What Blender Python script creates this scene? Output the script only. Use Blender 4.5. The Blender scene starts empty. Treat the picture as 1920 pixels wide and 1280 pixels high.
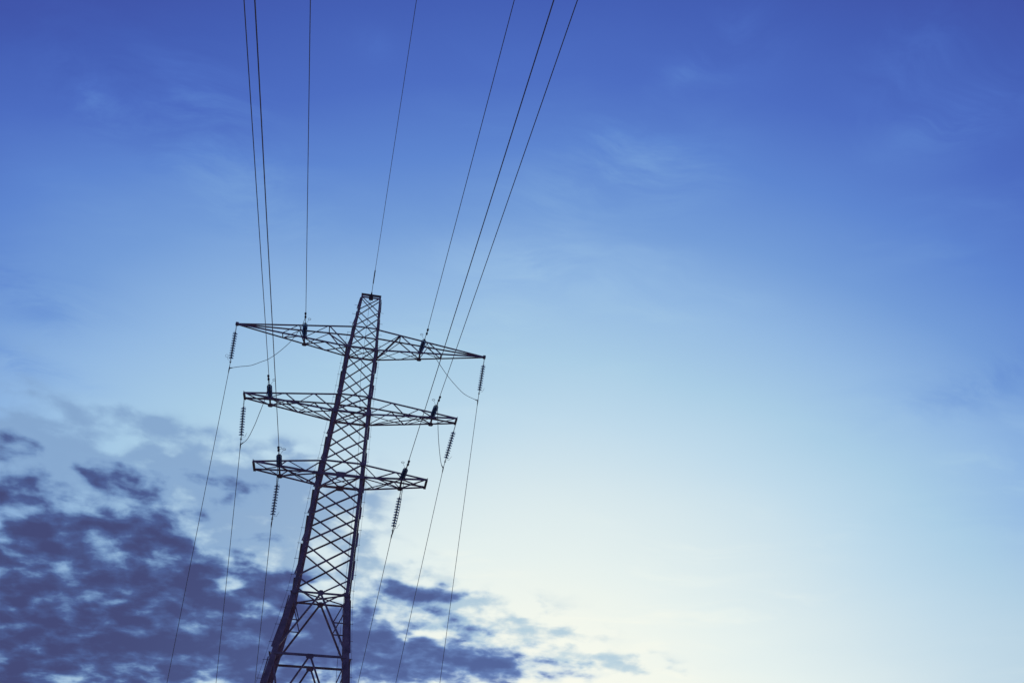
import bpy, bmesh, math, random
from mathutils import Vector, Matrix
random.seed(4)
scene = bpy.context.scene
COL = scene.collection

# ------------------------------------------------------------------ camera
PITCH, YAW, ROLL = 0.66103, 0.19877, 0.01498
fw = Vector((math.sin(YAW)*math.cos(PITCH), math.cos(YAW)*math.cos(PITCH), math.sin(PITCH)))
rt = Vector((math.cos(YAW), -math.sin(YAW), 0)); up = rt.cross(fw)
r2 = math.cos(ROLL)*rt + math.sin(ROLL)*up; u2 = -math.sin(ROLL)*rt + math.cos(ROLL)*up
M = Matrix((r2, u2, -fw)).transposed().to_4x4(); M.translation = Vector((1.68788, -37.69693, 1.60121))
cam = bpy.data.cameras.new("camera"); cam.sensor_width = 36; cam.lens = 26.50605
cam.clip_start = .1; cam.clip_end = 6000
camo = bpy.data.objects.new("camera", cam); camo.matrix_world = M
COL.objects.link(camo); scene.camera = camo
scene.render.film_transparent = False
vs = scene.view_settings
vs.view_transform = 'Standard'; vs.look = 'None'; vs.gamma = 1; vs.exposure = 0; vs.use_curve_mapping = False
scene.cycles.max_bounces = 16; scene.cycles.transmission_bounces = 16; scene.cycles.transparent_max_bounces = 12
scene.cycles.caustics_refractive = True

def lin(c):
    return tuple((x/255/12.92 if x/255 <= .04045 else ((x/255+.055)/1.055)**2.4) for x in c) + (1,)

# ------------------------------------------------------------------ dusk sky
SUN_AZ, SUN_EL = math.radians(12.5), math.radians(1.0)      # azimuth from +y towards +x
world = bpy.data.worlds.new("World"); scene.world = world; world.use_nodes = True
world.cycles.sampling_method = "MANUAL"; world.cycles.sample_map_resolution = 512
nt = world.node_tree; nt.nodes.clear()
def N(kind, **kw):
    n = nt.nodes.new(kind)
    for k, v in kw.items(): setattr(n, k, v)
    return n
def setin(n, i, v):
    if v is None: return
    if isinstance(v, bpy.types.NodeSocket): nt.links.new(v, n.inputs[i])
    else: n.inputs[i].default_value = v
def m(op, a, b=None, c=None, clamp=False):
    n = N('ShaderNodeMath', operation=op, use_clamp=clamp)
    for i, v in enumerate((a, b, c)): setin(n, i, v)
    return n.outputs[0]
def v3(op, a, b=None, c=None):
    n = N('ShaderNodeVectorMath', operation=op)
    for i, v in enumerate((a, b, c)): setin(n, i, v)
    return n.outputs['Value'] if op in ('DOT_PRODUCT', 'LENGTH') else n.outputs[0]
def ramp(fac, stops, interp='LINEAR'):
    n = N('ShaderNodeValToRGB'); n.color_ramp.interpolation = interp
    e = n.color_ramp.elements
    while len(e) > 1: e.remove(e[-1])
    e[0].position = stops[0][0]; e[0].color = stops[0][1]
    for p, c in stops[1:]:
        k = e.new(p); k.color = c
    setin(n, 0, fac); return n.outputs[0]
def smooth(x, a, b):
    n = N('ShaderNodeMapRange', interpolation_type='SMOOTHSTEP'); setin(n, 0, x); n.inputs[1].default_value = a; n.inputs[2].default_value = b
    return n.outputs[0]
def noise(vec, scale, detail=6, rough=.55, dist=0., lac=2.):
    n = N('ShaderNodeTexNoise'); setin(n, 'Vector', vec); n.inputs['Scale'].default_value = scale
    n.inputs['Detail'].default_value = detail; n.inputs['Roughness'].default_value = rough
    n.inputs['Distortion'].default_value = dist; n.inputs['Lacunarity'].default_value = lac
    return n
def mixc(f, a, b):
    n = N('ShaderNodeMix', data_type='RGBA'); setin(n, 0, f); setin(n, 6, a); setin(n, 7, b); return n.outputs[2]

tc = N('ShaderNodeTexCoord'); D = v3('NORMALIZE', tc.outputs['Generated'])
sp = N('ShaderNodeSeparateXYZ'); setin(sp, 0, D); dx, dy, dz = sp.outputs
az = m('MULTIPLY', m('ARCTAN2', dx, dy), 57.29578)
el = m('MULTIPLY', m('ARCSINE', m('MAXIMUM', m('MINIMUM', dz, .9999), -.9999)), 57.29578)
sund = (math.sin(SUN_AZ), math.cos(SUN_AZ), 0.)
theta = m('MULTIPLY', m('ARCCOSINE', v3('DOT_PRODUCT', D, sund)), 57.29578)
# veils of cirrus so thin that they only shift the gradient a little
zc = m('MAXIMUM', dz, .05)
cb = N('ShaderNodeCombineXYZ'); setin(cb, 0, m('DIVIDE', dx, zc)); setin(cb, 1, m('DIVIDE', dy, zc)); plane = cb.outputs[0]
wn = noise(plane, 1.6, 3, .5); warp = v3('MULTIPLY_ADD', wn.outputs['Color'], (.5, .5, 0), plane)
mp = N('ShaderNodeMapping'); setin(mp, 0, warp); mp.inputs['Rotation'].default_value = (0, 0, math.radians(35)); mp.inputs['Scale'].default_value = (1, 2.6, 1)
veil = smooth(noise(mp.outputs[0], 1.9, 7, .58).outputs[0], .46, .80)
veilbig = smooth(noise(plane, 1.1, 2, .5).outputs[0], .42, .62)
th2 = m('SUBTRACT', theta, m('MULTIPLY', m('MULTIPLY', veil, veilbig), 2.8))
th2 = m('SUBTRACT', th2, m('MULTIPLY', m('MULTIPLY', smooth(az, 8, -35), m('MULTIPLY', smooth(el, 12, 32), m('SUBTRACT', 1., m('MULTIPLY', smooth(el, 41, 50), 1.0)))), 4.6))
th2 = m('ADD', th2, m('MULTIPLY', m('MULTIPLY', smooth(az, 10, -22), smooth(el, 27, 17)), 5.0))
th2 = m('ADD', th2, m('MULTIPLY', m('SUBTRACT', noise(plane, .9, 3, .5).outputs[0], .5), 3.5))
SKY = [(0,(255,248,226)),(12,(251,251,238)),(17,(244,248,238)),(22,(230,241,239)),(27,(214,231,237)),(32,(191,218,235)),(36.7,(170,205,230)),
       (42,(146,184,226)),(47,(116,157,216)),(52,(94,134,208)),(57,(77,110,194)),(62,(68,96,181)),(67,(62,80,164)),(80,(52,66,140)),(120,(46,54,112)),(180,(48,52,104))]
VEILS = [(-32.8,46.2,4,1.6,1),(-24.7,50,6,2.5,.8),(40,56,6,2.5,.8),(56,50,6,2.5,1),(57,45,7,2,1),(30,49.7,6,2.5,.7),(23,52.4,5,1.5,.6),(19.7,49.6,9,2,.6),
         (-18,46,8,3,.7),(32,55.5,3,1.2,.6),(-9,57.5,4,1.2,.6),(-39,49,8,3,.3),(13,44,9,3,.5),(-29,34,5,1.6,-.7),(-26,29.5,4,.8,-.7),(50,29,5,1.6,-.4),(44,30,6,2,-.3)]
vacc = 0.
aev = N('ShaderNodeCombineXYZ'); setin(aev, 0, az); setin(aev, 1, el)
vp = v3('MULTIPLY_ADD', v3('SUBTRACT', wn.outputs['Color'], (.5,.5,.5)), (9, 5, 0), aev.outputs[0])
for (a, e_, ra, re, wt) in VEILS:
    q = v3('MULTIPLY_ADD', vp, (1/ra, 1/re, 0), (-a/ra, -e_/re, 0))
    vacc = m('MULTIPLY_ADD', m('POWER', .4, v3('DOT_PRODUCT', q, q)), wt, vacc)
streak = smooth(noise(mp.outputs[0], 4.2, 9, .66).outputs[0], .32, .70)
th2 = m('SUBTRACT', th2, m('MULTIPLY', m('MULTIPLY', vacc, streak), 5.2))
base = ramp(m('DIVIDE', th2, 180.), [(t/180, lin(c)) for t, c in SKY])

base = mixc(m('MULTIPLY', m('MULTIPLY', smooth(el, 22, 8), m('MULTIPLY', smooth(theta, 22, 40), smooth(theta, 70, 48))), .5), base, lin((210,219,220)))

# the bank of cloud: puffs laid out by azimuth and elevation, their outline broken by noise on the cloud layer
PUFFS = [(-24.15, 21.42, 1.77, 1.68, 0.45), (-22.13, 20.06, 1.66, 0.86, 0.3), (-21.43, 21.58, 1.88, 0.63, 0.25), (-17.94, 11.6, 3.86, 0.63, 1.0), (-20.89, 12.39, 1.11, 1.13, 0.6), (-17.55, 23.35, 3.84, 0.87, 0.25), (-24.82, 23.3, 1.8, 1.54, 0.3), (-19.62, 16.14, 7.28, 3.97, 0.5), (-10.1, 15.56, 7.85, 2.95, 0.4), (3.27, 14.96, 5.75, 1.72, 0.35), (-23.39, 19.27, 1.16, 1.51, 0.5), (-6.28, 17.69, 3.72, 2.06, 0.3), (-17.42, 24.82, 2.25, 0.47, 0.72), (-17.53, 23.78, 3.33, 0.8, 0.5), (-19.55, 23.32, 1.66, 0.46, 0.5), (-24.25, 22.01, 1.3, 0.67, 1.1), (-25.23, 23.35, 1.12, 0.55, 0.5), (-25.63, 24.73, 1.44, 0.62, 0.3), (-18.61, 21.39, 3.85, 0.78, 1.25), (-15.61, 21.96, 2.16, 0.6, 1.1), (-14.11, 22.42, 1.6, 0.44, 0.8), (-20.13, 20.0, 2.69, 0.57, 1.15), (-24.3, 20.51, 0.34, 0.6, 0.9), (-22.64, 18.58, 1.4, 0.6, 1.15), (-19.59, 18.66, 2.99, 0.81, 1.25), (-16.2, 20.02, 1.07, 0.52, 0.85), (-16.91, 18.56, 3.13, 0.51, 1.1), (-13.22, 20.54, 1.12, 0.5, 0.95), (-11.96, 19.51, 3.14, 0.67, 1.3), (-8.23, 19.43, 3.43, 0.48, 1.05), (-5.51, 19.33, 1.9, 0.35, 0.85), (-11.46, 25.09, 2.3, 0.57, 0.75), (-10.3, 24.06, 2.5, 0.71, 0.5), (-6.99, 25.81, 1.62, 0.59, 0.3), (-5.13, 23.05, 2.4, 0.73, 0.35), (-7.25, 21.86, 1.92, 0.5, 0.4), (-8.16, 20.83, 1.5, 0.31, 0.5), (-14.44, 23.44, 1.8, 0.27, -0.3), (-23.2, 20.31, 0.76, 0.61, -0.8), (-13.69, 17.91, 3.25, 0.72, 1.25), (-12.78, 16.99, 2.73, 0.78, 1.35), (-8.68, 17.39, 1.97, 0.67, 1.3), (-5.78, 18.16, 1.94, 0.65, 1.1), (-21.53, 16.55, 2.2, 0.77, 1.3), (-17.63, 15.29, 5.57, 0.91, 1.45), (-20.67, 14.39, 2.46, 1.16, 1.45), (-13.96, 14.95, 5.16, 0.94, 1.45), (-7.27, 15.47, 3.77, 0.92, 1.35), (-5.14, 16.77, 2.03, 0.68, 1.1), (-17.58, 13.23, 4.77, 0.82, 1.35), (-10.65, 13.8, 5.3, 0.82, 1.3), (-6.86, 13.75, 3.7, 0.64, 1.15), (-18.49, 12.04, 2.33, 0.34, 0.9), (-15.19, 12.27, 2.79, 0.35, 0.8), (-3.41, 14.61, 2.19, 1.33, 1.15), (-2.31, 16.67, 1.88, 1.73, 1.0), (-10.72, 12.83, 3.33, 0.37, 0.7), (-20.18, 11.31, 1.67, 0.39, 0.7), (2.58, 19.19, 2.08, 0.65, 1.15), (4.35, 19.14, 1.69, 0.51, 0.95), (7.2, 19.3, 2.52, 0.36, 0.85), (1.87, 16.65, 2.24, 0.98, 1.1), (1.36, 15.03, 2.46, 1.16, 1.35), (5.01, 15.59, 2.01, 0.48, 1.0), (4.09, 14.39, 3.61, 0.95, 1.25), (7.46, 15.41, 3.18, 0.66, 1.2), (8.68, 14.21, 4.59, 0.75, 1.2), (11.74, 14.78, 3.27, 0.38, 0.65), (15.37, 13.94, 2.27, 0.3, 0.5), (6.31, 17.83, 2.07, 0.36, 0.7), (9.53, 17.0, 1.9, 0.28, 0.6), (12.89, 15.82, 1.95, 0.24, 0.35), (17.13, 14.88, 1.91, 0.14, 0.2), (4.25, 16.57, 1.32, 0.28, -0.8), (4.34, 13.79, 0.83, 0.23, -1.2), (-16.0, 16.51, 0.64, 0.19, -0.8), (-8.12, 16.46, 1.64, 0.23, -1.0), (-8.78, 18.34, 1.59, 0.2, -0.9), (-10.67, 16.63, 0.55, 0.29, -0.7), (-20.51, 14.82, 0.52, 0.18, -0.6)]
THIN = [(-14.77, 25.02, 7.65, 2.78, 0.3), (-5.32, 23.96, 4.89, 2.95, 0.3), (-24.41, 22.37, 1.79, 2.77, 0.4), (-17.45, 24.09, 6.89, 2.02, 0.6), (-9.5, 24.49, 5.15, 2.16, 0.65), (-6.8, 26.79, 2.48, 1.11, 0.35), (-24.2, 24.17, 3.77, 1.88, 0.65), (-19.19, 28.2, 1.6, 0.54, 0.6), (-14.73, 27.27, 2.85, 0.88, 0.5), (-5.01, 22.51, 3.59, 2.18, 0.4), (7.67, 18.31, 5.63, 1.08, 0.55), (13.29, 16.28, 4.69, 0.85, 0.4), (18.27, 14.86, 3.78, 0.41, 0.35), (-3.75, 26.43, 4.68, 1.51, 0.3), (1.75, 20.92, 3.26, 1.1, 0.35), (-25.77, 27.62, 2.52, 0.76, 0.25), (-28.2, 30.42, 1.85, 0.93, 0.2), (-16.26, 15.72, 13.83, 4.73, 0.9), (22.37, 14.25, 2.94, 0.27, 0.25)]
ae = N('ShaderNodeCombineXYZ'); setin(ae, 0, az); setin(ae, 1, el)
zs = m('ADD', zc, .22); cb2 = N('ShaderNodeCombineXYZ'); setin(cb2, 0, m('DIVIDE', dx, zs)); setin(cb2, 1, m('DIVIDE', dy, zs)); lump = cb2.outputs[0]
w1 = noise(lump, 5., 2, .5); w2 = noise(lump, 13., 3, .45)
AE = v3('MULTIPLY_ADD', v3('SUBTRACT', w1.outputs['Color'], (.5,.5,.5)), (3.0, 1.3, 0), ae.outputs[0])
AE = v3('MULTIPLY_ADD', v3('SUBTRACT', w2.outputs['Color'], (.5,.5,.5)), (3.0, 1.7, 0), AE)
def field(table):
    acc = 0.
    for (a, e_, ra, re, wt) in table:
        q = v3('MULTIPLY_ADD', AE, (1/ra, 1/re, 0), (-a/ra, -e_/re, 0))
        acc = m('MULTIPLY_ADD', m('POWER', .5, v3('DOT_PRODUCT', q, q)), wt, acc)
    return acc
below = m('MULTIPLY', m('MULTIPLY', smooth(el, 10.5, 2), 1.4), smooth(az, 32, 8))       # the bank goes on below the frame
acc = m('ADD', field(PUFFS), below)
tacc = field(THIN)
n3 = noise(v3('MULTIPLY_ADD', w2.outputs['Color'], (.05, .05, 0), lump), 11., 5, .48)
n4 = noise(lump, 24., 5, .5)
grain = m('ADD', m('MULTIPLY', m('SUBTRACT', n3.outputs[0], .5), 1.75), m('MULTIPLY', m('SUBTRACT', n4.outputs[0], .5), .55))
cover = m('SUBTRACT', 1., m('POWER', .36, m('MAXIMUM', acc, 0.)))          # 0..1
thick = m('ADD', m('MULTIPLY', m('SUBTRACT', cover, .26), 1.25), m('MULTIPLY', grain, smooth(cover, .0, .40)))
alpha = smooth(thick, -.18, .66)
shade = smooth(m('MULTIPLY_ADD', grain, .35, thick), .05, 1.05)
left = ramp(shade, [(0, lin((140,174,212))), (.30, lin((106,138,186))), (.66, lin((77,96,148))), (1, lin((68,75,120)))])
right = ramp(shade, [(0, lin((168,200,224))), (.30, lin((124,158,206))), (.62, lin((102,128,182))), (1, lin((84,103,156)))])
near_glow = smooth(theta, 34, 12)
ccol = mixc(near_glow, left, right)
tth = m('ADD', tacc, m('MULTIPLY', grain, 2.2))
talpha = m('MULTIPLY', m('MULTIPLY', smooth(tth, -.1, 1.0), smooth(tacc, .04, .35)), .88)
sky = mixc(talpha, base, mixc(near_glow, lin((130,163,203)), lin((178,206,222))))
sky = mixc(alpha, sky, ccol)
sky = mixc(smooth(el, 0, -4), sky, lin((60,66,110)))
bg = N('ShaderNodeBackground'); setin(bg, 0, sky); bg.inputs[1].default_value = 1.0
out = N('ShaderNodeOutputWorld'); nt.links.new(bg.outputs[0], out.inputs[0])

# last light of a sun that has all but set behind the pylon
sun = bpy.data.lights.new("sun", 'SUN'); sun.energy = .1; sun.angle = math.radians(4); sun.color = (1, .78, .62)
suno = bpy.data.objects.new("sun", sun); COL.objects.link(suno)
sdir = Vector((math.sin(SUN_AZ)*math.cos(SUN_EL), math.cos(SUN_AZ)*math.cos(SUN_EL), math.sin(SUN_EL)))
suno.rotation_euler = sdir.to_track_quat('Z', 'Y').to_euler()

# ------------------------------------------------------------------ materials
def material(name, col, rough=.6, metal=0., var=.25, scale=6., **extra):
    mt = bpy.data.materials.new(name); mt.use_nodes = True; t = mt.node_tree
    b = t.nodes['Principled BSDF']; b.inputs['Roughness'].default_value = rough; b.inputs['Metallic'].default_value = metal
    tcn = t.nodes.new('ShaderNodeTexCoord'); nz = t.nodes.new('ShaderNodeTexNoise'); nz.inputs['Scale'].default_value = scale; nz.inputs['Detail'].default_value = 5
    r = t.nodes.new('ShaderNodeValToRGB'); e = r.color_ramp.elements
    e[0].position = .3; e[1].position = .7
    e[0].color = tuple(c*(1-var) for c in col)+(1,); e[1].color = tuple(min(1, c*(1+var)) for c in col)+(1,)
    t.links.new(tcn.outputs['Object'], nz.inputs['Vector']); t.links.new(nz.outputs[0], r.inputs[0]); t.links.new(r.outputs[0], b.inputs['Base Color'])
    for k, v in extra.items(): b.inputs[k.replace('_', ' ')].default_value = v
    return mt
STEEL = material('weathered_steel', (.58, .39, .38), .6, 0, .30, 3.)
DARK = material('dark_fitting', (.24, .17, .18), .55, 0, .2, 20.)
ALU = material('stranded_aluminium', (.38, .28, .30), .6, 0, .15, 40.)
GLASS = material('toughened_glass', (.50, .58, .68), .30, 0, .05, 10., Transmission_Weight=.82, IOR=1.27)
CONC = material('concrete', (.35, .34, .33), .9, 0, .2, 5.)
GRASS = material('meadow_grass', (.21, .17, .09), .95, 0, .4, .35)

# ------------------------------------------------------------------ mesh helpers
def V(*a): return Vector(a)
def box(bm, a, b, xdir, w, h, off=(0, 0)):
    """bar from a to b; w across along xdir, h across the other way; off shifts the section"""
    z = (b-a).normalized(); x = (xdir - z*xdir.dot(z)).normalized(); y = z.cross(x)
    vs_ = []
    for p in (a, b):
        for sx, sy in ((-.5, -.5), (.5, -.5), (.5, .5), (-.5, .5)):
            vs_.append(bm.verts.new(p + x*(off[0]+sx*w) + y*(off[1]+sy*h)))
    for f in ((3, 2, 1, 0), (4, 5, 6, 7), (0, 1, 5, 4), (1, 2, 6, 5), (2, 3, 7, 6), (3, 0, 4, 7)):
        bm.faces.new([vs_[i] for i in f])
def angle(bm, a, b, n, size, flip=1, t=.009, out=1):
    """L profile: one flange lies in the plane whose normal is n, the other stands along n*out"""
    z = (b-a).normalized(); n = (n - z*n.dot(z)).normalized(); s = n.cross(z)*flip
    box(bm, a, b, s, size, t)
    p = s*(-size/2+t/2); q = n*out*(size/2)
    box(bm, a+p+q, b+p+q, n, size-t-.002, t)
def plate(bm, c, n, x, w, h, t=.014, cut=0):
    n = n.normalized(); x = (x-n*x.dot(n)).normalized(); y = n.cross(x)
    if cut: pts = [(-w/2, -h/2+cut), (-w/2+cut, -h/2), (w/2-cut, -h/2), (w/2, -h/2+cut), (w/2, h/2-cut), (w/2-cut, h/2), (-w/2+cut, h/2), (-w/2, h/2-cut)]
    else: pts = [(-w/2, -h/2), (w/2, -h/2), (w/2, h/2), (-w/2, h/2)]
    A = [bm.verts.new(c+x*u+y*v-n*t/2) for u, v in pts]; B = [bm.verts.new(c+x*u+y*v+n*t/2) for u, v in pts]
    bm.faces.new(A[::-1]); bm.faces.new(B)
    for i in range(len(pts)): j = (i+1) % len(pts); bm.faces.new((A[i], A[j], B[j], B[i]))
def spline(pts, sub=6):
    pts = [Vector(p) for p in pts]; P = [2*pts[0]-pts[1]]+pts+[2*pts[-1]-pts[-2]]; o = []
    for i in range(1, len(P)-2):
        for k in range(sub):
            t = k/sub; a, b, c, d = P[i-1:i+3]
            o.append(.5*((2*b)+(c-a)*t+(2*a-5*b+4*c-d)*t*t+(3*b-a-3*c+d)*t**3))
    return o+[pts[-1]]
def tube(bm, pts, r, seg=8, caps=True):
    pts = [Vector(p) for p in pts]; rings = []
    t0 = (pts[1]-pts[0]).normalized(); ref = Vector((0, 0, 1)) if abs(t0.z) < .9 else Vector((1, 0, 0)); x = (ref-t0*ref.dot(t0)).normalized()
    for i, p in enumerate(pts):
        t = (pts[min(i+1, len(pts)-1)]-pts[max(i-1, 0)]).normalized(); x = (x-t*x.dot(t)).normalized(); y = t.cross(x)
        rr = r[i] if isinstance(r, (list, tuple)) else r
        rings.append([bm.verts.new(p+(x*math.cos(2*math.pi*k/seg)+y*math.sin(2*math.pi*k/seg))*rr) for k in range(seg)])
    for A, B in zip(rings, rings[1:]):
        for k in range(seg): bm.faces.new((A[k], A[(k+1) % seg], B[(k+1) % seg], B[k]))
    if caps: bm.faces.new(rings[0][::-1]); bm.faces.new(rings[-1])
def ring(bm, c, n, R, r, seg=20, s2=6, arc=1.0):
    n = n.normalized(); ref = V(1, 0, 0) if abs(n.x) < .8 else V(0, 1, 0); x = (ref-n*ref.dot(n)).normalized(); y = n.cross(x)
    tube(bm, [c+(x*math.cos(2*math.pi*arc*k/seg)+y*math.sin(2*math.pi*arc*k/seg))*R for k in range(seg+1)], r, s2)
def lathe(bm, prof, seg=24):
    rings = [[bm.verts.new((r*math.cos(2*math.pi*k/seg), r*math.sin(2*math.pi*k/seg), z)) for k in range(seg)] for r, z in prof]
    for A, B in zip(rings, rings[1:]):
        for k in range(seg): bm.faces.new((A[k], A[(k+1) % seg], B[(k+1) % seg], B[k]))
    bm.faces.new(rings[0][::-1]); bm.faces.new(rings[-1])
def mesh(name, bm, mat, smooth_=False):
    me = bpy.data.meshes.new(name); bmesh.ops.recalc_face_normals(bm, faces=bm.faces); bm.to_mesh(me); bm.free(); me.materials.append(mat)
    if smooth_:
        for p in me.polygons: p.use_smooth = True
    return me
def obj(name, data, parent=None, loc=None):
    o = bpy.data.objects.new(name, data); COL.objects.link(o)
    if parent: o.parent = parent
    if loc is not None: o.location = loc
    return o
def part(name, bm, mat, parent, smooth_=False): return obj(name, mesh(name, bm, mat, smooth_), parent)
def tag(o, label, cat, group=None):
    o['label'] = label; o['category'] = cat
    if group: o['group'] = group

# ------------------------------------------------------------------ ground (below the frame)
bm = bmesh.new(); S = 3000; n_ = 60
def gz(x, y):
    r = math.hypot(x, y); return 0 if r < 90 else min(6., (r-90)*.004)*math.sin(x*.004+1)*math.cos(y*.003)
cs = [((i/n_)*2-1) for i in range(n_+1)]; cs = [math.copysign(abs(c)**2.2, c)*S for c in cs]
G = [[bm.verts.new((x, y, gz(x, y))) for x in cs] for y in cs]
for i in range(n_):
    for j in range(n_): bm.faces.new((G[i][j], G[i][j+1], G[i+1][j+1], G[i+1][j]))
g = obj('ground', mesh('ground', bm, GRASS)); g['kind'] = 'structure'

# ------------------------------------------------------------------ the pylon
H = 9.9
ZL = [-9.9, 1.318, 4.2, 10.5, 11.295, 14.5, 15.656, 19.095, 20.705, 23.634]
WL = [2.99, 1.59, 1.232, 1.102, 1.044, .916, .848, .80, .719, .562]
RY = .662
def interp(z):
    for i in range(len(ZL)-1):
        if z <= ZL[i+1]:
            t = (z-ZL[i])/(ZL[i+1]-ZL[i]); return WL[i]+(WL[i+1]-WL[i])*t
    return WL[-1]
def hy(z):
    if z <= 20.705: return interp(z)*RY
    t = (z-20.705)/(23.634-20.705); return .719*RY*(1-t)+.10*t
def L(sx, sy, z): return V(sx*interp(z), sy*hy(z), z+H)

py = bpy.data.objects.new('power_pylon', None); COL.objects.link(py)
tag(py, 'dark steel lattice pylon with three pairs of tapering cross-arms seen from below', 'pylon')
def legsize(z): return .25 if z < 4.2 else .165 if z < 11 else .14 if z < 19 else .10
for sx in (-1, 1):
    for sy in (-1, 1):
        bm = bmesh.new()
        for a, b in zip(ZL, ZL[1:]):
            s = legsize((a+b)/2); t = .016
            A, B = L(sx, sy, a), L(sx, sy, b)
            box(bm, A, B, V(1, 0, 0), s, t)
            box(bm, A+V(sx*(s/2-t/2), -sy*(s/2+t/2), 0), B+V(sx*(s/2-t/2), -sy*(s/2+t/2), 0), V(1, 0, 0), t, s-.004)
        lg = part('leg', bm, STEEL, py)
        bm = bmesh.new(); A = L(sx, sy, -9.9)
        box(bm, A+V(0, 0, -.3), A+V(0, 0, .35), V(1, 0, 0), .7, .7); part('footing', bm, CONC, lg)

NODES = [4.95, 6.64, 8.14, 9.6, 11.3, 12.85, 14.52, 15.67, 17.37, 19.1, 20.705, 22.18, 23.5]
CEN = 3.38                                          # mirror node below the waist crossing
for n, front in ((V(0, -1, 0), True), (V(0, 1, 0), True), (V(-1, 0, 0), False), (V(1, 0, 0), False)):
    panel = bpy.data.objects.new('lattice_panel', None); COL.objects.link(panel); panel.parent = py
    if front: c = lambda k, z, n=n: L(k, n.y, z)
    else: c = lambda k, z, n=n: L(n.x, k, z)
    outw = -1 if front else 1
    def brace(a, b, size, fl=1, lay=0, ins=.06, nm='diagonal_brace'):
        d = (b-a).normalized(); bm = bmesh.new(); o = n*((.018 if front else .012+legsize((a.z+b.z)/2-H)/2)+lay*.022)
        angle(bm, a+d*ins+o, b-d*ins+o, n, size, fl, .008, outw); part(nm, bm, STEEL, panel)
    for a, b in zip(NODES, NODES[1:]):
        sz = .075 if a < 11 else .066 if a < 15 else .058 if a < 19 else .05
        s1, s2 = (sz, sz*.85) if front else ((sz, sz) if a > 18 else (.10, sz) if n.x > 0 else (sz, .10))
        brace(c(-1, a+.03), c(1, b-.03), s1, 1, 1)
        brace(c(1, a+.03), c(-1, b-.03), s2, -1, 0)
    # waist: crossing bay whose lower half becomes the long K braces
    mid = (c(-1, 4.2)+c(1, 4.2))/2
    for k in (-1, 1):
        brace(c(k, 4.92), mid, .075, k, 0)
        brace(mid, c(k, 1.5), .085, k, 0)
        kp = mid.lerp(c(k, 1.5), .5)
        brace(kp, c(k, kp.z-H), .05, 1, 1, .03, 'strut')
        brace(kp, c(k, 4.02), .05, 1, 1, .03, 'strut')
    brace(c(-1, 4.2), c(1, 4.2), .075, 1, 1, 0, 'horizontal_brace')
    bm = bmesh.new(); plate(bm, mid+n*.05, n, c(1, 4.2)-c(-1, 4.2), .30 if front else .26, .28, .014, .09)
    part('gusset_plate', bm, STEEL, panel)
    lv = [1.318, -2.9, -7.1]
    for i, zt in enumerate(lv):
        zb = lv[i+1] if i < 2 else -9.7
        md = (c(-1, zt)+c(1, zt))/2
        brace(c(-1, zt), c(1, zt), .09, 1, 1, 0, 'horizontal_brace')
        bm = bmesh.new(); plate(bm, md+n*.05-V(0, 0, .06), n, c(1, zt)-c(-1, zt), .34, .22, .014, .06); part('gusset_plate', bm, STEEL, panel)
        for k in (-1, 1):
            brace(md, c(k, zb+.1), .08, k, 0)
            kp = md.lerp(c(k, zb+.1), .5)
            brace(kp, c(k, kp.z-H), .05, 1, 1, .03, 'strut'); brace(kp, c(k, zt-.15), .05, 1, 1, .03, 'strut')
    if front:
        for z, s in ((10.5, .10), (11.295, .075), (14.5, .095), (15.656, .07), (19.095, .09), (20.705, .065)):
            brace(c(-1, z), c(1, z), s, 1, 2, 0, 'horizontal_brace')
        bm = bmesh.new(); plate(bm, (c(-1, 10.5)+c(1, 10.5))/2+n*.085, n, V(1, 0, 0), .42, .32, .014, .0); part('gusset_plate', bm, STEEL, panel)
        for z, s in ((10.5, .28), (11.295, .25), (14.5, .27), (15.656, .22), (19.095, .24), (20.705, .17), (4.2, .24)):
            for k in (-1, 1):
                bm = bmesh.new(); plate(bm, c(k, z)+n*.072+V(-k*.02, 0, 0), n, V(1, 0, 0), s, s*.85, .012, .06); part('node_plate', bm, STEEL, panel)
    else:
        for z in (10.5, 14.5, 19.095): brace(c(-1, z), c(1, z), .07, 1, 2, 0, 'horizontal_brace')
# plan bracing
for z, s in ((4.2, .06), (10.5, .045), (14.5, .045), (19.095, .045)):
    fr = bpy.data.objects.new('plan_bracing', None); COL.objects.link(fr); fr.parent = py
    for k in (-1, 1):
        bm = bmesh.new(); angle(bm, L(-1, k, z)+V(.05, 0, -.03*k), L(1, -k, z)+V(-.05, 0, -.03*k), V(0, 0, 1), s, k); part('diagonal_brace', bm, STEEL, fr)
# head beam
bm = bmesh.new(); zt = 23.634+H
for sy in (-1, 1): box(bm, V(-.63, sy*.10, zt), V(.63, sy*.10, zt), V(0, 1, 0), .012, .12); box(bm, V(-.63, sy*.14, zt+.065), V(.63, sy*.14, zt+.065), V(0, 1, 0), .09, .012)
part('head_beam', bm, STEEL, py)
bm = bmesh.new(); box(bm, V(0, -.2, zt-.10), V(0, .2, zt-.10), V(1, 0, 0), .26, .05); part('clamp_bracket', bm, DARK, py)

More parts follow.
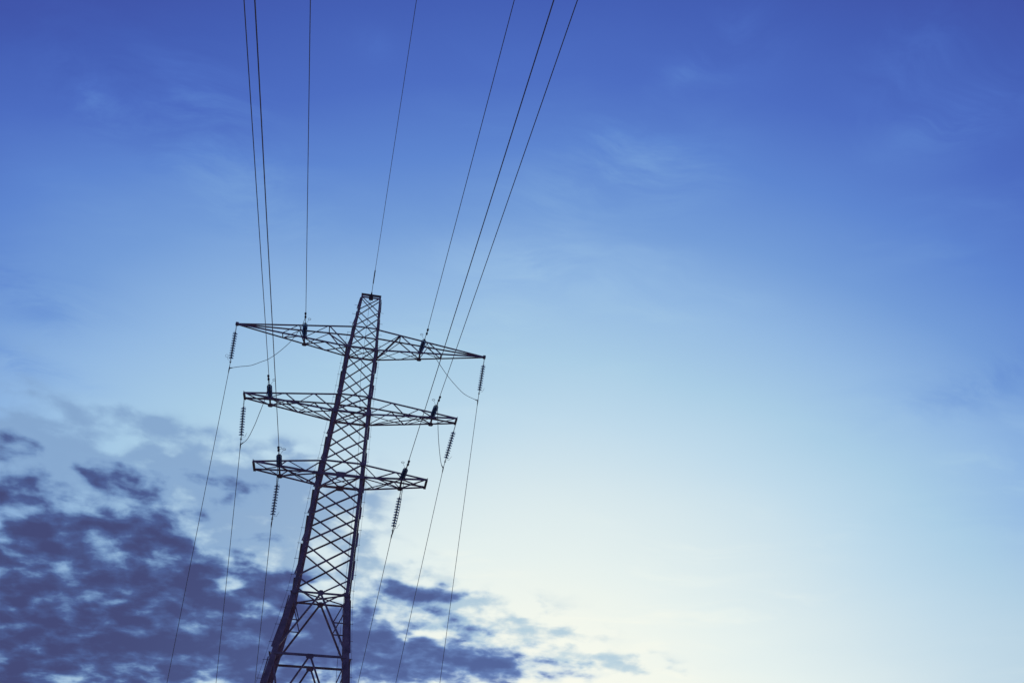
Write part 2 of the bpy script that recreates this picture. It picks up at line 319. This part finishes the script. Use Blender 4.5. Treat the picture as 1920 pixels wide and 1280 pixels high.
# cross-arms: chord ends at the body and at the tip
ARMS = {'low': (10.5, 11.295, 4.613, .467, 10.92), 'mid': (14.5, 15.656, 6.037, .288, 15.151), 'top': (19.095, 20.705, 7.536, .035, 20.048)}
ARMF = {'low': dict(ins=.603, bm=[.21], tn=[.51]), 'mid': dict(ins=.712, bm=[.41], tn=[.264, .568]), 'top': dict(ins=.397, bm=[.207], tn=[.212, .471])}
def armchord(arm, sx, sy, top, f):
    zb, zt_, tx, ty, tz = ARMS[arm]; a = L(sx, sy, zt_ if top else zb); b = V(sx*tx, sy*ty, tz+H); return a.lerp(b, f)
for arm in ARMS:
    F = ARMF[arm]; ins = F['ins']
    for sx in (-1, 1):
        ao = bpy.data.objects.new('cross_arm', None); COL.objects.link(ao); ao.parent = py
        C_ = lambda sy, top, f: armchord(arm, sx, sy, top, f)
        for sy in (-1, 1):
            for top in (0, 1):
                bm = bmesh.new(); s = (.115, .068)[top] if sy < 0 else (.095, .068)[top]
                angle(bm, C_(sy, top, 0), C_(sy, top, 1), V(0, sy, 0), s, sx*(1 if top else -1), .012, -1); part('chord', bm, STEEL, ao)
        def st(a, b, s, n, nm='diagonal_brace', fl=1):
            bm = bmesh.new(); angle(bm, a, b, n, s, fl, .007, -1); part(nm, bm, STEEL, ao)
        for sy in (-1, 1):
            n = V(0, sy, 0); o = n*.02
            B = lambda f: C_(sy, 0, f)+o
            T = lambda f: C_(sy, 1, f)+o
            if arm == 'low': seq = [(T(0), B(.21)), (B(.21), T(.51)), (T(.51), B(.603))]
            elif arm == 'mid': seq = [(B(0), T(.264)), (T(.264), B(.41)), (B(.41), T(.568)), (T(.568), B(.712))]
            else: seq = [(B(0), T(.212)), (T(.212), B(.397)), (B(.397), T(.471)), (T(.471), B(.59))]
            for i, (a, b) in enumerate(seq): st(a, b, .052, n, fl=1 if i % 2 else -1)
        # bottom plane
        d = V(0, 0, -1); o = V(0, 0, -.03)
        NB = lambda f: C_(-1, 0, f)+o
        FB = lambda f: C_(1, 0, f)+o
        st(NB(ins), FB(ins), .10, d, 'strut')
        if arm == 'low':
            st(NB(0), FB(ins), .06, d); st(FB(0)+V(0, 0, -.02), NB(ins)+V(0, 0, -.02), .06, d)
            st(FB(ins), C_(-1, 0, .21)+o, .045, d)
            st(NB(.97), FB(ins), .055, d); st(FB(.97)+V(0, 0, -.02), NB(ins)+V(0, 0, -.02), .055, d)
        else:
            q = F['bm'][0]
            st(NB(0), FB(q), .05, d); st(FB(0)+V(0, 0, -.02), NB(q)+V(0, 0, -.02), .05, d)
            st(NB(q), FB(ins), .05, d); st(FB(q)+V(0, 0, -.02), NB(ins)+V(0, 0, -.02), .05, d)
            if arm == 'mid':
                st(NB(ins), FB(.97), .05, d); st(FB(ins)+V(0, 0, -.02), NB(.97)+V(0, 0, -.02), .05, d)
                st(NB(ins)+V(0, 0, .0), FB(0)+V(0, 0, -.01), .045, d)
            else:
                st(NB(.59), FB(.59), .06, d, 'strut'); st(NB(.45), FB(.59), .045, d)
                st(C_(-1, 1, .212), C_(1, 1, .212), .06, V(0, 0, 1), 'strut')
                if sx < 0: st(C_(1, 1, .212), C_(-1, 0, 0), .085, V(0, 0, 1))
                else: st(C_(-1, 1, .212), C_(1, 0, 0), .085, V(0, 0, 1))
        # gussets at the string node and the tip
        for sy in (-1, 1):
            bm = bmesh.new(); plate(bm, C_(sy, 0, ins)+V(0, sy*.035, .0), V(0, sy, 0), V(1, 0, 0), .30, .26, .014, .07); part('gusset_plate', bm, STEEL, ao)
        tx, ty, tz = ARMS[arm][2:]
        if arm == 'top':
            bm = bmesh.new(); box(bm, V(sx*(tx-.02), -.09, tz+H), V(sx*(tx-.02), .09, tz+H), V(1, 0, 0), .16, .17); part('tip_plate', bm, STEEL, ao)
        else:
            bm = bmesh.new(); box(bm, V(sx*tx, -ty-.04, tz+H), V(sx*tx, ty+.04, tz+H), V(1, 0, 0), .02, .2); box(bm, V(sx*(tx-.06), -ty-.04, tz+H-.09), V(sx*(tx-.06), ty+.04, tz+H-.09), V(1, 0, 0), .12, .014)
            part('end_plate', bm, STEEL, ao)
# step bolts and the thin fall-arrest line along two opposite legs, earthing cable inside
for sx, sy in ((-1, -1), (1, 1)):
    line = []; z = -7.
    while z < 23.2:
        p = L(sx, sy, z)+V(sx*legsize(z)/2, 0, 0); q = p+V(sx*.24, 0, 0)
        bm = bmesh.new(); tube(bm, [p, q], .010, 6); tube(bm, [q, q+V(sx*.012, 0, 0)], .02, 6); part('step_bolt', bm, STEEL, py, True)
        if z < 20.6: line.append(q-V(sx*.035, 0, 0))
        z += .8
    bm = bmesh.new(); tube(bm, line, .0065, 5); part('safety_line', bm, ALU, py, True)
bm = bmesh.new()
pts = [(0, -.12, 23.5), (-.02, -.1, 22.6), (.02, 0, 21.4), (.06, .1, 19.6), (.12, .2, 18), (.3, .35, 16.2), (.52, .45, 14.5), (.70, .5, 12.5), (.86, .55, 10), (.98, .58, 7), (1.1, .6, 4.2), (1.35, .8, 0), (2.2, 1.5, -7), (2.8, 1.9, -9.6)]
tube(bm, spline([V(x, y, z+H) for x, y, z in pts], 5), .009, 6); part('earthing_cable', bm, ALU, py, True)
bm = bmesh.new(); tube(bm, spline([V(0, -.15, 23.45+H), V(-.12, -.2, 23.1+H), V(-.35, -.3, 22.8+H), V(-.6, -.4, 22.7+H)], 6), .008, 6); part('earthing_cable', bm, ALU, py, True)

# ------------------------------------------------------------------ insulator strings
PITCH_D = .146
bm = bmesh.new()
lathe(bm, [(.036, .024), (.066, .016), (.104, .002), (.136, -.020), (.141, -.040), (.138, -.058), (.128, -.060), (.120, -.044), (.112, -.066), (.100, -.066), (.092, -.042), (.080, -.060), (.068, -.060), (.060, -.034), (.040, -.020), (.036, -.010)], 28)
DISC = mesh('glass_disc', bm, GLASS, True)
bm = bmesh.new(); lathe(bm, [(.020, .064), (.042, .060), (.050, .042), (.053, .0), (.050, -.014), (.024, -.016), (.018, -.04), (.018, -.084), (.005, -.085)], 14)
CAP = mesh('cap', bm, DARK, True)
def link_chain(bm, z0, z1, n):
    L_ = (z0-z1)/n
    for i in range(n):
        c = z0-L_*(i+.5); a = V(1, 0, 0) if i % 2 else V(0, 1, 0); h = L_*.62; w_ = .026
        pts = [V(0, 0, c)+a*w_*math.cos(t)+V(0, 0, 1)*h*math.sin(t) for t in [2*math.pi*k/12 for k in range(13)]]
        tube(bm, pts, .011, 6, False)
def make_string(name, d, att, near, horn_dir, length, label, group, loop=False):
    """string hangs along its own -z; root at the attachment, turned to direction d"""
    r = bpy.data.objects.new(name, None); COL.objects.link(r); r.location = att
    q = (-d).to_track_quat('Z', 'Y'); r.rotation_mode = 'QUATERNION'; r.rotation_quaternion = q
    tag(r, label, 'insulator string', group)
    z0 = -.30 if near else -.55
    bm = bmesh.new(); box(bm, V(0, 0, .04), V(0, 0, -.10), V(1, 0, 0), .05, .016); link_chain(bm, -.08, z0+.06, 3 if near else 6)
    part('shackle_chain', bm, DARK, r, True)
    nd = 8 if near else 11
    for k in range(nd):
        o = obj('glass_disc', DISC, r, (0, 0, z0-.02-k*PITCH_D)); obj('cap', CAP, o)
    ze = z0-.02-(nd-1)*PITCH_D-.08
    bm = bmesh.new()
    tube(bm, [V(0, 0, ze+.02), V(0, 0, ze-.10)], .02, 8); ring(bm, V(0, 0, ze-.13), V(0, 1, 0), .035, .012)
    box(bm, V(0, 0, ze-.15), V(0, 0, ze-.26), V(1, 0, 0), .055, .02); box(bm, V(-.06, 0, ze-.20), V(.06, 0, ze-.20), V(0, 0, 1), .03, .03)
    tube(bm, [V(0, 0, ze-.24), V(0, 0, -length-.05)], .017, 8)
    part('tension_clamp', bm, DARK, r, True)
    # arcing horn at the live end, given in world axes and turned into the string's own
    hd = (q.inverted() @ horn_dir); hx = V(hd.x, hd.y, 0).normalized()
    bm = bmesh.new()
    if near:
        a = V(0, 0, ze-.06); b = a+hd*.34; tube(bm, spline([a, a.lerp(b, .5)+hx*.03, b], 4), .007, 6)
        nn = (q.inverted() @ V(0, 0, 1)); ring(bm, b+hd*.07, nn, .08, .011, 18)
        a2 = V(0, 0, z0+.10); tube(bm, spline([a2, a2+hx*.17, a2+hx*.20+V(0, 0, -.30)], 4), .007, 6)
    else:
        a = V(0, 0, ze-.04)
        if loop:
            tube(bm, spline([a, a+hx*.16+V(0, 0, -.03), a+hx*.24+V(0, 0, .10)], 5), .007, 6); ring(bm, a+hx*.27+V(0, 0, .18), V(0, 1, .3), .085, .008, 18)
        else:
            tube(bm, spline([a, a+hx*.19+V(0, 0, -.01), a+hx*.22+V(0, 0, .06), a+hx*.30+V(0, 0, .24)], 5), .007, 6)
        a2 = V(0, 0, z0+.07); tube(bm, spline([a2, a2+hx*.09+V(0, 0, -.01), a2+hx*.13+V(0, 0, -.12), a2+hx*.12+V(0, 0, -.26)], 4), .006, 6)
    part('arcing_horn', bm, STEEL, r, True)
    return r

DATA = {
'TL': {"att": [-3.47, -0.4, 29.34], "p0": [-3.319, -2.82, 29.05], "near": [[-3.319, -2.82, 29.05], [-3.202, -5.82, 28.594], [-3.087, -8.82, 28.15], [-2.975, -11.82, 27.719], [-2.864, -14.82, 27.299], [-2.755, -17.82, 26.892], [-2.649, -20.82, 26.496], [-2.544, -23.82, 26.113], [-2.441, -26.82, 25.741], [-2.34, -29.82, 25.382], [-2.048, -37.82, 24.483], [-1.683, -47.82, 23.479], [-1.136, -62.82, 22.225], [-0.406, -82.82, 21.02], [0.689, -112.82, 20.217], [1.784, -142.82, 20.619]], "s": 0.137, "fatt": [-7.536, 0.0, 29.948], "f0": [-7.569, 1.479, 27.718], "far": [[-7.569, 1.479, 27.718], [-7.63, 2.279, 26.584], [-7.695, 3.079, 25.485], [-7.77, 3.979, 24.289], [-7.858, 4.979, 23.01], [-7.997, 6.479, 21.193], [-8.145, 7.979, 19.495], [-8.303, 9.479, 17.917], [-8.527, 11.479, 15.999], [-8.768, 13.479, 14.295], [-9.091, 15.979, 12.463], [-9.44, 18.479, 10.965], [-9.893, 21.479, 9.607], [-10.467, 24.979, 8.628], [-11.09, 28.479, 8.302]], "jump": [[-3.319, -2.82, 29.05], [-3.47, -2.326, 28.632], [-3.646, -2.043, 28.431], [-4.008, -1.514, 28.072], [-4.561, -0.89, 27.748], [-5.139, -0.323, 27.526], [-5.6, 0.052, 27.489], [-6.227, 0.543, 27.467], [-6.898, 1.01, 27.612], [-7.569, 1.479, 27.718]]},
'TR': {"att": [3.47, -0.4, 29.34], "p0": [3.622, -2.82, 29.05], "near": [[3.622, -2.82, 29.05], [3.731, -5.82, 28.964], [3.84, -8.82, 28.881], [3.949, -11.82, 28.8], [4.058, -14.82, 28.721], [4.168, -17.82, 28.644], [4.278, -20.82, 28.57], [4.388, -23.82, 28.498], [4.498, -26.82, 28.429], [4.609, -29.82, 28.361], [4.901, -37.82, 28.192], [5.266, -47.82, 28.004], [5.813, -62.82, 27.768], [6.543, -82.82, 27.542], [7.638, -112.82, 27.391], [8.733, -142.82, 27.467]], "s": 0.026, "fatt": [7.536, 0.0, 29.948], "f0": [7.464, 1.532, 27.658], "far": [[7.464, 1.532, 27.658], [7.467, 2.332, 26.616], [7.472, 3.132, 25.605], [7.481, 4.032, 24.506], [7.494, 5.032, 23.33], [7.519, 6.532, 21.66], [7.553, 8.032, 20.099], [7.595, 9.532, 18.648], [7.664, 11.532, 16.886], [7.747, 13.532, 15.319], [7.87, 16.032, 13.636], [8.017, 18.532, 12.259], [8.221, 21.532, 11.01], [8.501, 25.032, 10.11], [8.825, 28.532, 9.81]], "jump": [[3.622, -2.82, 29.05], [3.583, -2.446, 28.771], [3.896, -2.049, 28.604], [4.256, -1.588, 28.395], [4.696, -1.047, 28.154], [5.373, -0.282, 27.841], [6.183, 0.522, 27.589], [6.686, 0.951, 27.54], [7.464, 1.532, 27.658]]},
'ML': {"att": [-4.55, -0.4, 24.84], "p0": [-4.447, -2.82, 24.55], "near": [[-4.447, -2.82, 24.55], [-4.328, -5.82, 24.155], [-4.211, -8.82, 23.771], [-4.098, -11.82, 23.397], [-3.986, -14.82, 23.033], [-3.878, -17.82, 22.68], [-3.772, -20.82, 22.338], [-3.669, -23.82, 22.005], [-3.569, -26.82, 21.684], [-3.471, -29.82, 21.372], [-3.179, -37.82, 20.593], [-2.814, -47.82, 19.724], [-2.267, -62.82, 18.637], [-1.537, -82.82, 17.593], [-0.442, -112.82, 16.898], [0.653, -142.82, 17.246]], "s": 0.119, "fatt": [-6.037, 0.288, 25.051], "f0": [-5.819, 1.552, 22.786], "far": [[-5.819, 1.552, 22.786], [-5.813, 2.352, 22.055], [-5.81, 3.152, 21.346], [-5.81, 4.052, 20.574], [-5.815, 5.052, 19.75], [-5.831, 6.552, 18.578], [-5.857, 8.052, 17.483], [-5.895, 9.552, 16.465], [-5.96, 11.552, 15.228], [-6.045, 13.552, 14.129], [-6.177, 16.052, 12.948], [-6.339, 18.552, 11.982], [-6.572, 21.552, 11.106], [-6.897, 25.052, 10.475], [-7.279, 28.552, 10.264]], "jump": [[-4.447, -2.82, 24.55], [-4.521, -1.947, 24.177], [-4.6, -1.525, 23.995], [-4.686, -1.227, 23.87], [-4.892, -0.527, 23.57], [-5.095, 0.148, 23.272], [-5.434, 1.023, 22.898], [-5.819, 1.552, 22.786]]},
'MR': {"att": [4.55, -0.4, 24.84], "p0": [4.654, -2.82, 24.55], "near": [[4.654, -2.82, 24.55], [4.758, -5.82, 24.272], [4.863, -8.82, 24.002], [4.97, -11.82, 23.739], [5.079, -14.82, 23.484], [5.189, -17.82, 23.236], [5.3, -20.82, 22.995], [5.414, -23.82, 22.762], [5.528, -26.82, 22.536], [5.645, -29.82, 22.317], [5.937, -37.82, 21.77], [6.302, -47.82, 21.159], [6.849, -62.82, 20.395], [7.579, -82.82, 19.662], [8.674, -112.82, 19.173], [9.769, -142.82, 19.417]], "s": 0.084, "fatt": [6.037, 0.288, 25.051], "f0": [5.62, 1.583, 22.72], "far": [[5.62, 1.583, 22.72], [5.561, 2.383, 22.057], [5.505, 3.183, 21.415], [5.444, 4.083, 20.717], [5.381, 5.083, 19.97], [5.293, 6.583, 18.908], [5.214, 8.083, 17.916], [5.144, 9.583, 16.994], [5.065, 11.583, 15.874], [5.001, 13.583, 14.878], [4.944, 16.083, 13.808], [4.912, 18.583, 12.933], [4.906, 21.583, 12.14], [4.944, 25.083, 11.568], [5.03, 28.583, 11.377]], "jump": [[4.654, -2.82, 24.55], [4.65, -2.41, 24.392], [4.823, -1.4, 23.99], [5.001, -0.473, 23.6], [5.197, 0.371, 23.232], [5.433, 1.219, 22.852], [5.62, 1.583, 22.72]]},
'LL': {"att": [-3.22, -0.56, 20.63], "p0": [-3.096, -2.98, 20.34], "near": [[-3.096, -2.98, 20.34], [-2.976, -5.98, 19.928], [-2.86, -8.98, 19.528], [-2.746, -11.98, 19.138], [-2.635, -14.98, 18.76], [-2.527, -17.98, 18.392], [-2.421, -20.98, 18.035], [-2.318, -23.98, 17.689], [-2.217, -26.98, 17.354], [-2.119, -29.98, 17.03], [-1.827, -37.98, 16.218], [-1.462, -47.98, 15.312], [-0.915, -62.98, 14.18], [-0.185, -82.98, 13.093], [0.91, -112.98, 12.368], [2.005, -142.98, 12.73]], "s": 0.124, "fatt": [-3.3, 0.6, 20.7], "f0": [-3.243, 1.603, 18.364], "far": [[-3.243, 1.603, 18.364], [-3.27, 2.403, 18.014], [-3.298, 3.203, 17.674], [-3.331, 4.103, 17.304], [-3.369, 5.103, 16.908], [-3.429, 6.603, 16.346], [-3.493, 8.103, 15.821], [-3.561, 9.603, 15.332], [-3.658, 11.603, 14.739], [-3.762, 13.603, 14.212], [-3.902, 16.103, 13.645], [-4.053, 18.603, 13.182], [-4.249, 21.603, 12.762], [-4.497, 25.103, 12.459], [-4.766, 28.603, 12.358]], "jump": [[-3.096, -2.98, 20.34], [-3.113, -1.805, 19.881], [-3.119, -1.38, 19.707], [-3.123, -0.402, 19.289], [-3.165, 0.581, 18.846], [-3.209, 1.239, 18.538], [-3.243, 1.603, 18.364]]},
'LR': {"att": [3.22, -0.56, 20.63], "p0": [3.345, -2.98, 20.34], "near": [[3.345, -2.98, 20.34], [3.451, -5.98, 20.126], [3.557, -8.98, 19.918], [3.665, -11.98, 19.716], [3.774, -14.98, 19.519], [3.884, -17.98, 19.328], [3.995, -20.98, 19.143], [4.107, -23.98, 18.963], [4.22, -26.98, 18.789], [4.334, -29.98, 18.62], [4.626, -37.98, 18.199], [4.991, -47.98, 17.728], [5.538, -62.98, 17.14], [6.268, -82.98, 16.575], [7.363, -112.98, 16.199], [8.458, -142.98, 16.387]], "s": 0.064, "fatt": [3.3, 0.6, 20.7], "f0": [3.105, 1.607, 18.353], "far": [[3.105, 1.607, 18.353], [3.066, 2.407, 18.04], [3.029, 3.207, 17.737], [2.987, 4.107, 17.408], [2.943, 5.107, 17.056], [2.879, 6.607, 16.555], [2.819, 8.107, 16.087], [2.762, 9.607, 15.653], [2.692, 11.607, 15.124], [2.627, 13.607, 14.655], [2.555, 16.107, 14.15], [2.493, 18.607, 13.738], [2.43, 21.607, 13.364], [2.374, 25.107, 13.094], [2.337, 28.607, 13.004]], "jump": [[3.345, -2.98, 20.34], [3.297, -2.058, 19.979], [3.288, -1.555, 19.77], [3.282, -0.885, 19.483], [3.298, -0.136, 19.148], [3.241, 0.88, 18.68], [3.105, 1.607, 18.353]]},
'earth': [[0.0, -0.15, 33.62], [0.034, -1.15, 33.53], [0.07, -2.15, 33.442], [0.107, -3.15, 33.354], [0.18, -5.15, 33.18], [0.29, -8.15, 32.925], [0.436, -12.15, 32.596], [0.582, -16.15, 32.28], [0.728, -20.15, 31.977], [0.91, -25.15, 31.615], [1.092, -30.15, 31.272], [1.457, -40.15, 30.646], [2.187, -60.15, 29.629], [3.282, -90.15, 28.69], [5.107, -140.15, 28.69]]}
W = {'TL': ('left end of the top', 'left half of the top', 'top left'), 'TR': ('right end of the top', 'right half of the top', 'top right'),
     'ML': ('left end of the middle', 'left half of the middle', 'middle left'), 'MR': ('right end of the middle', 'right half of the middle', 'middle right'),
     'LL': ('left half of the lowest', 'left half of the lowest', 'lowest left'), 'LR': ('right half of the lowest', 'right half of the lowest', 'lowest right')}
for k, (wf, wn_, ws) in W.items():
    d = DATA[k]; side = -1 if k[1] == 'L' else 1
    A, P0 = Vector(d['att']), Vector(d['p0'])
    make_string('insulator_string', (P0-A).normalized(), A, True, V(-side*.45, -.25, .85).normalized(), (P0-A).length,
                f'stubby foreshortened glass insulator string on the {wn_} cross-arm', 'glass strings facing the viewer')
    A2, P2 = Vector(d['fatt']), Vector(d['f0'])
    make_string('insulator_string', (P2-A2).normalized(), A2, False, V((-1 if k in ('TL',) else 1), .1, .15), (P2-A2).length,
                f'long ribbed insulator string hanging below the {wf} cross-arm', 'ribbed strings hanging below the cross-arms', loop=(k == 'TL'))
    # the conductor overhead
    r = bpy.data.objects.new('power_line', None); COL.objects.link(r); r.location = P0
    tag(r, {'TL': 'power line rising to the top edge from the left half of the top cross-arm', 'TR': 'power line slanting up right from the right half of the top cross-arm',
            'ML': 'leftmost overhead wire, rising from the left end of the middle cross-arm', 'MR': 'rightmost overhead wire, rising from the right end of the middle cross-arm',
            'LL': 'overhead wire rising from the lowest left cross-arm past both arms above it', 'LR': 'thicker-looking overhead wire rising from the lowest right cross-arm'}[k],
        'power line', 'wires overhead towards the viewer')
    bm = bmesh.new(); pts = spline([Vector(p)-P0 for p in d['near']], 3); tube(bm, pts, .0155, 8); part('conductor', bm, ALU, r, True)
    dr = (Vector(d['near'][1])-P0).normalized()
    bm = bmesh.new(); c = dr*.22; s_ = V(0, 0, -.10)      # vibration damper: clamp, messenger and two weights
    box(bm, c+V(0, 0, .03), c+s_, V(1, 0, 0), .03, .05)
    tube(bm, [c+s_-dr*.22, c+s_+dr*.22], .007, 6)
    for sg in (-1, 1): tube(bm, [c+s_+dr*(.08*sg), c+s_+dr*(.10*sg), c+s_+dr*(.24*sg), c+s_+dr*(.29*sg)], [.028, .054, .062, .04], 10)
    part('vibration_damper', bm, DARK, r, True)
    if k == 'LL':
        bm = bmesh.new(); ring(bm, dr*.06+V(.06, 0, .02), V(0, .3, 1), .075, .009); part('cable_loop', bm, ALU, r, True)
    # the slack span down to the far side
    r = bpy.data.objects.new('power_line', None); COL.objects.link(r); r.location = P2
    tag(r, {'TL': 'leftmost wire descending to the bottom edge from the top left insulator', 'ML': 'second descending wire from the left, below the middle left insulator',
            'LL': 'descending wire just left of the pylon legs, below the lowest left insulator', 'LR': 'descending wire just right of the pylon legs, below the lowest right insulator',
            'MR': 'middle of the three descending wires right of the pylon, below the middle right insulator', 'TR': 'rightmost descending wire, below the top right insulator'}[k],
        'power line', 'wires descending behind the pylon')
    bm = bmesh.new(); tube(bm, spline([Vector(p)-P2 for p in d['far']], 4), .0155, 8); part('conductor', bm, ALU, r, True)
    bm = bmesh.new(); dd = (Vector(d['far'][1])-P2).normalized(); tube(bm, [dd*-.10, dd*.05, dd*.16, dd*.34], [.024, .034, .028, .015], 8); part('clamp', bm, DARK, r, True)
    # jumper
    r = bpy.data.objects.new('jumper_cable', None); COL.objects.link(r); r.location = P0
    tag(r, {'TL': 'jumper cable sagging in a long curve under the top left cross-arm', 'TR': 'jumper cable curving down under the top right cross-arm tip',
            'ML': 'jumper cable bowing down from the middle left cross-arm to its insulator', 'MR': 'jumper cable dropping nearly straight beside the middle right insulator',
            'LL': 'jumper cable hidden close along the lowest left hanging insulator', 'LR': 'jumper cable running close along the lowest right hanging insulator'}[k], 'cable', 'jumper cables round the cross-arms')
    jp = spline([Vector(p)-P0 for p in d['jump']], 5)
    bm = bmesh.new(); tube(bm, jp, .0155, 8); part('strand', bm, ALU, r, True)
    bm = bmesh.new(); e = jp[-1]; e2 = (jp[-4]-e).normalized(); tube(bm, [e, e+e2*.22, e+e2*.30], [.034, .026, .014], 8); part('lug', bm, DARK, r, True)

# earth wire from the head of the pylon
E_ = [Vector(p) for p in DATA['earth']]; r = bpy.data.objects.new('earth_wire', None); COL.objects.link(r); r.location = E_[0]
tag(r, 'single thin wire rising from the very top of the pylon', 'earth wire')
bm = bmesh.new(); tube(bm, spline([p-E_[0] for p in E_], 4), .0125, 8); part('strand', bm, ALU, r, True)
bm = bmesh.new(); dd = (E_[1]-E_[0]); tube(bm, [V(0, 0, 0), dd*.5, dd*1.2], .016, 8); tube(bm, [V(0, 0, -.12), dd*.05, dd*.25], [.05, .05, .03], 8); part('tension_clamp', bm, DARK, r, True)
bm = bmesh.new(); p = [q-E_[0] for q in E_]; tube(bm, [p[1].lerp(p[2], .1), p[1].lerp(p[2], .25), p[2].lerp(p[3], .2), p[2].lerp(p[3], .55), p[2].lerp(p[3], .6)], [.014, .032, .034, .034, .014], 8); part('armour_sleeve', bm, DARK, r, True)
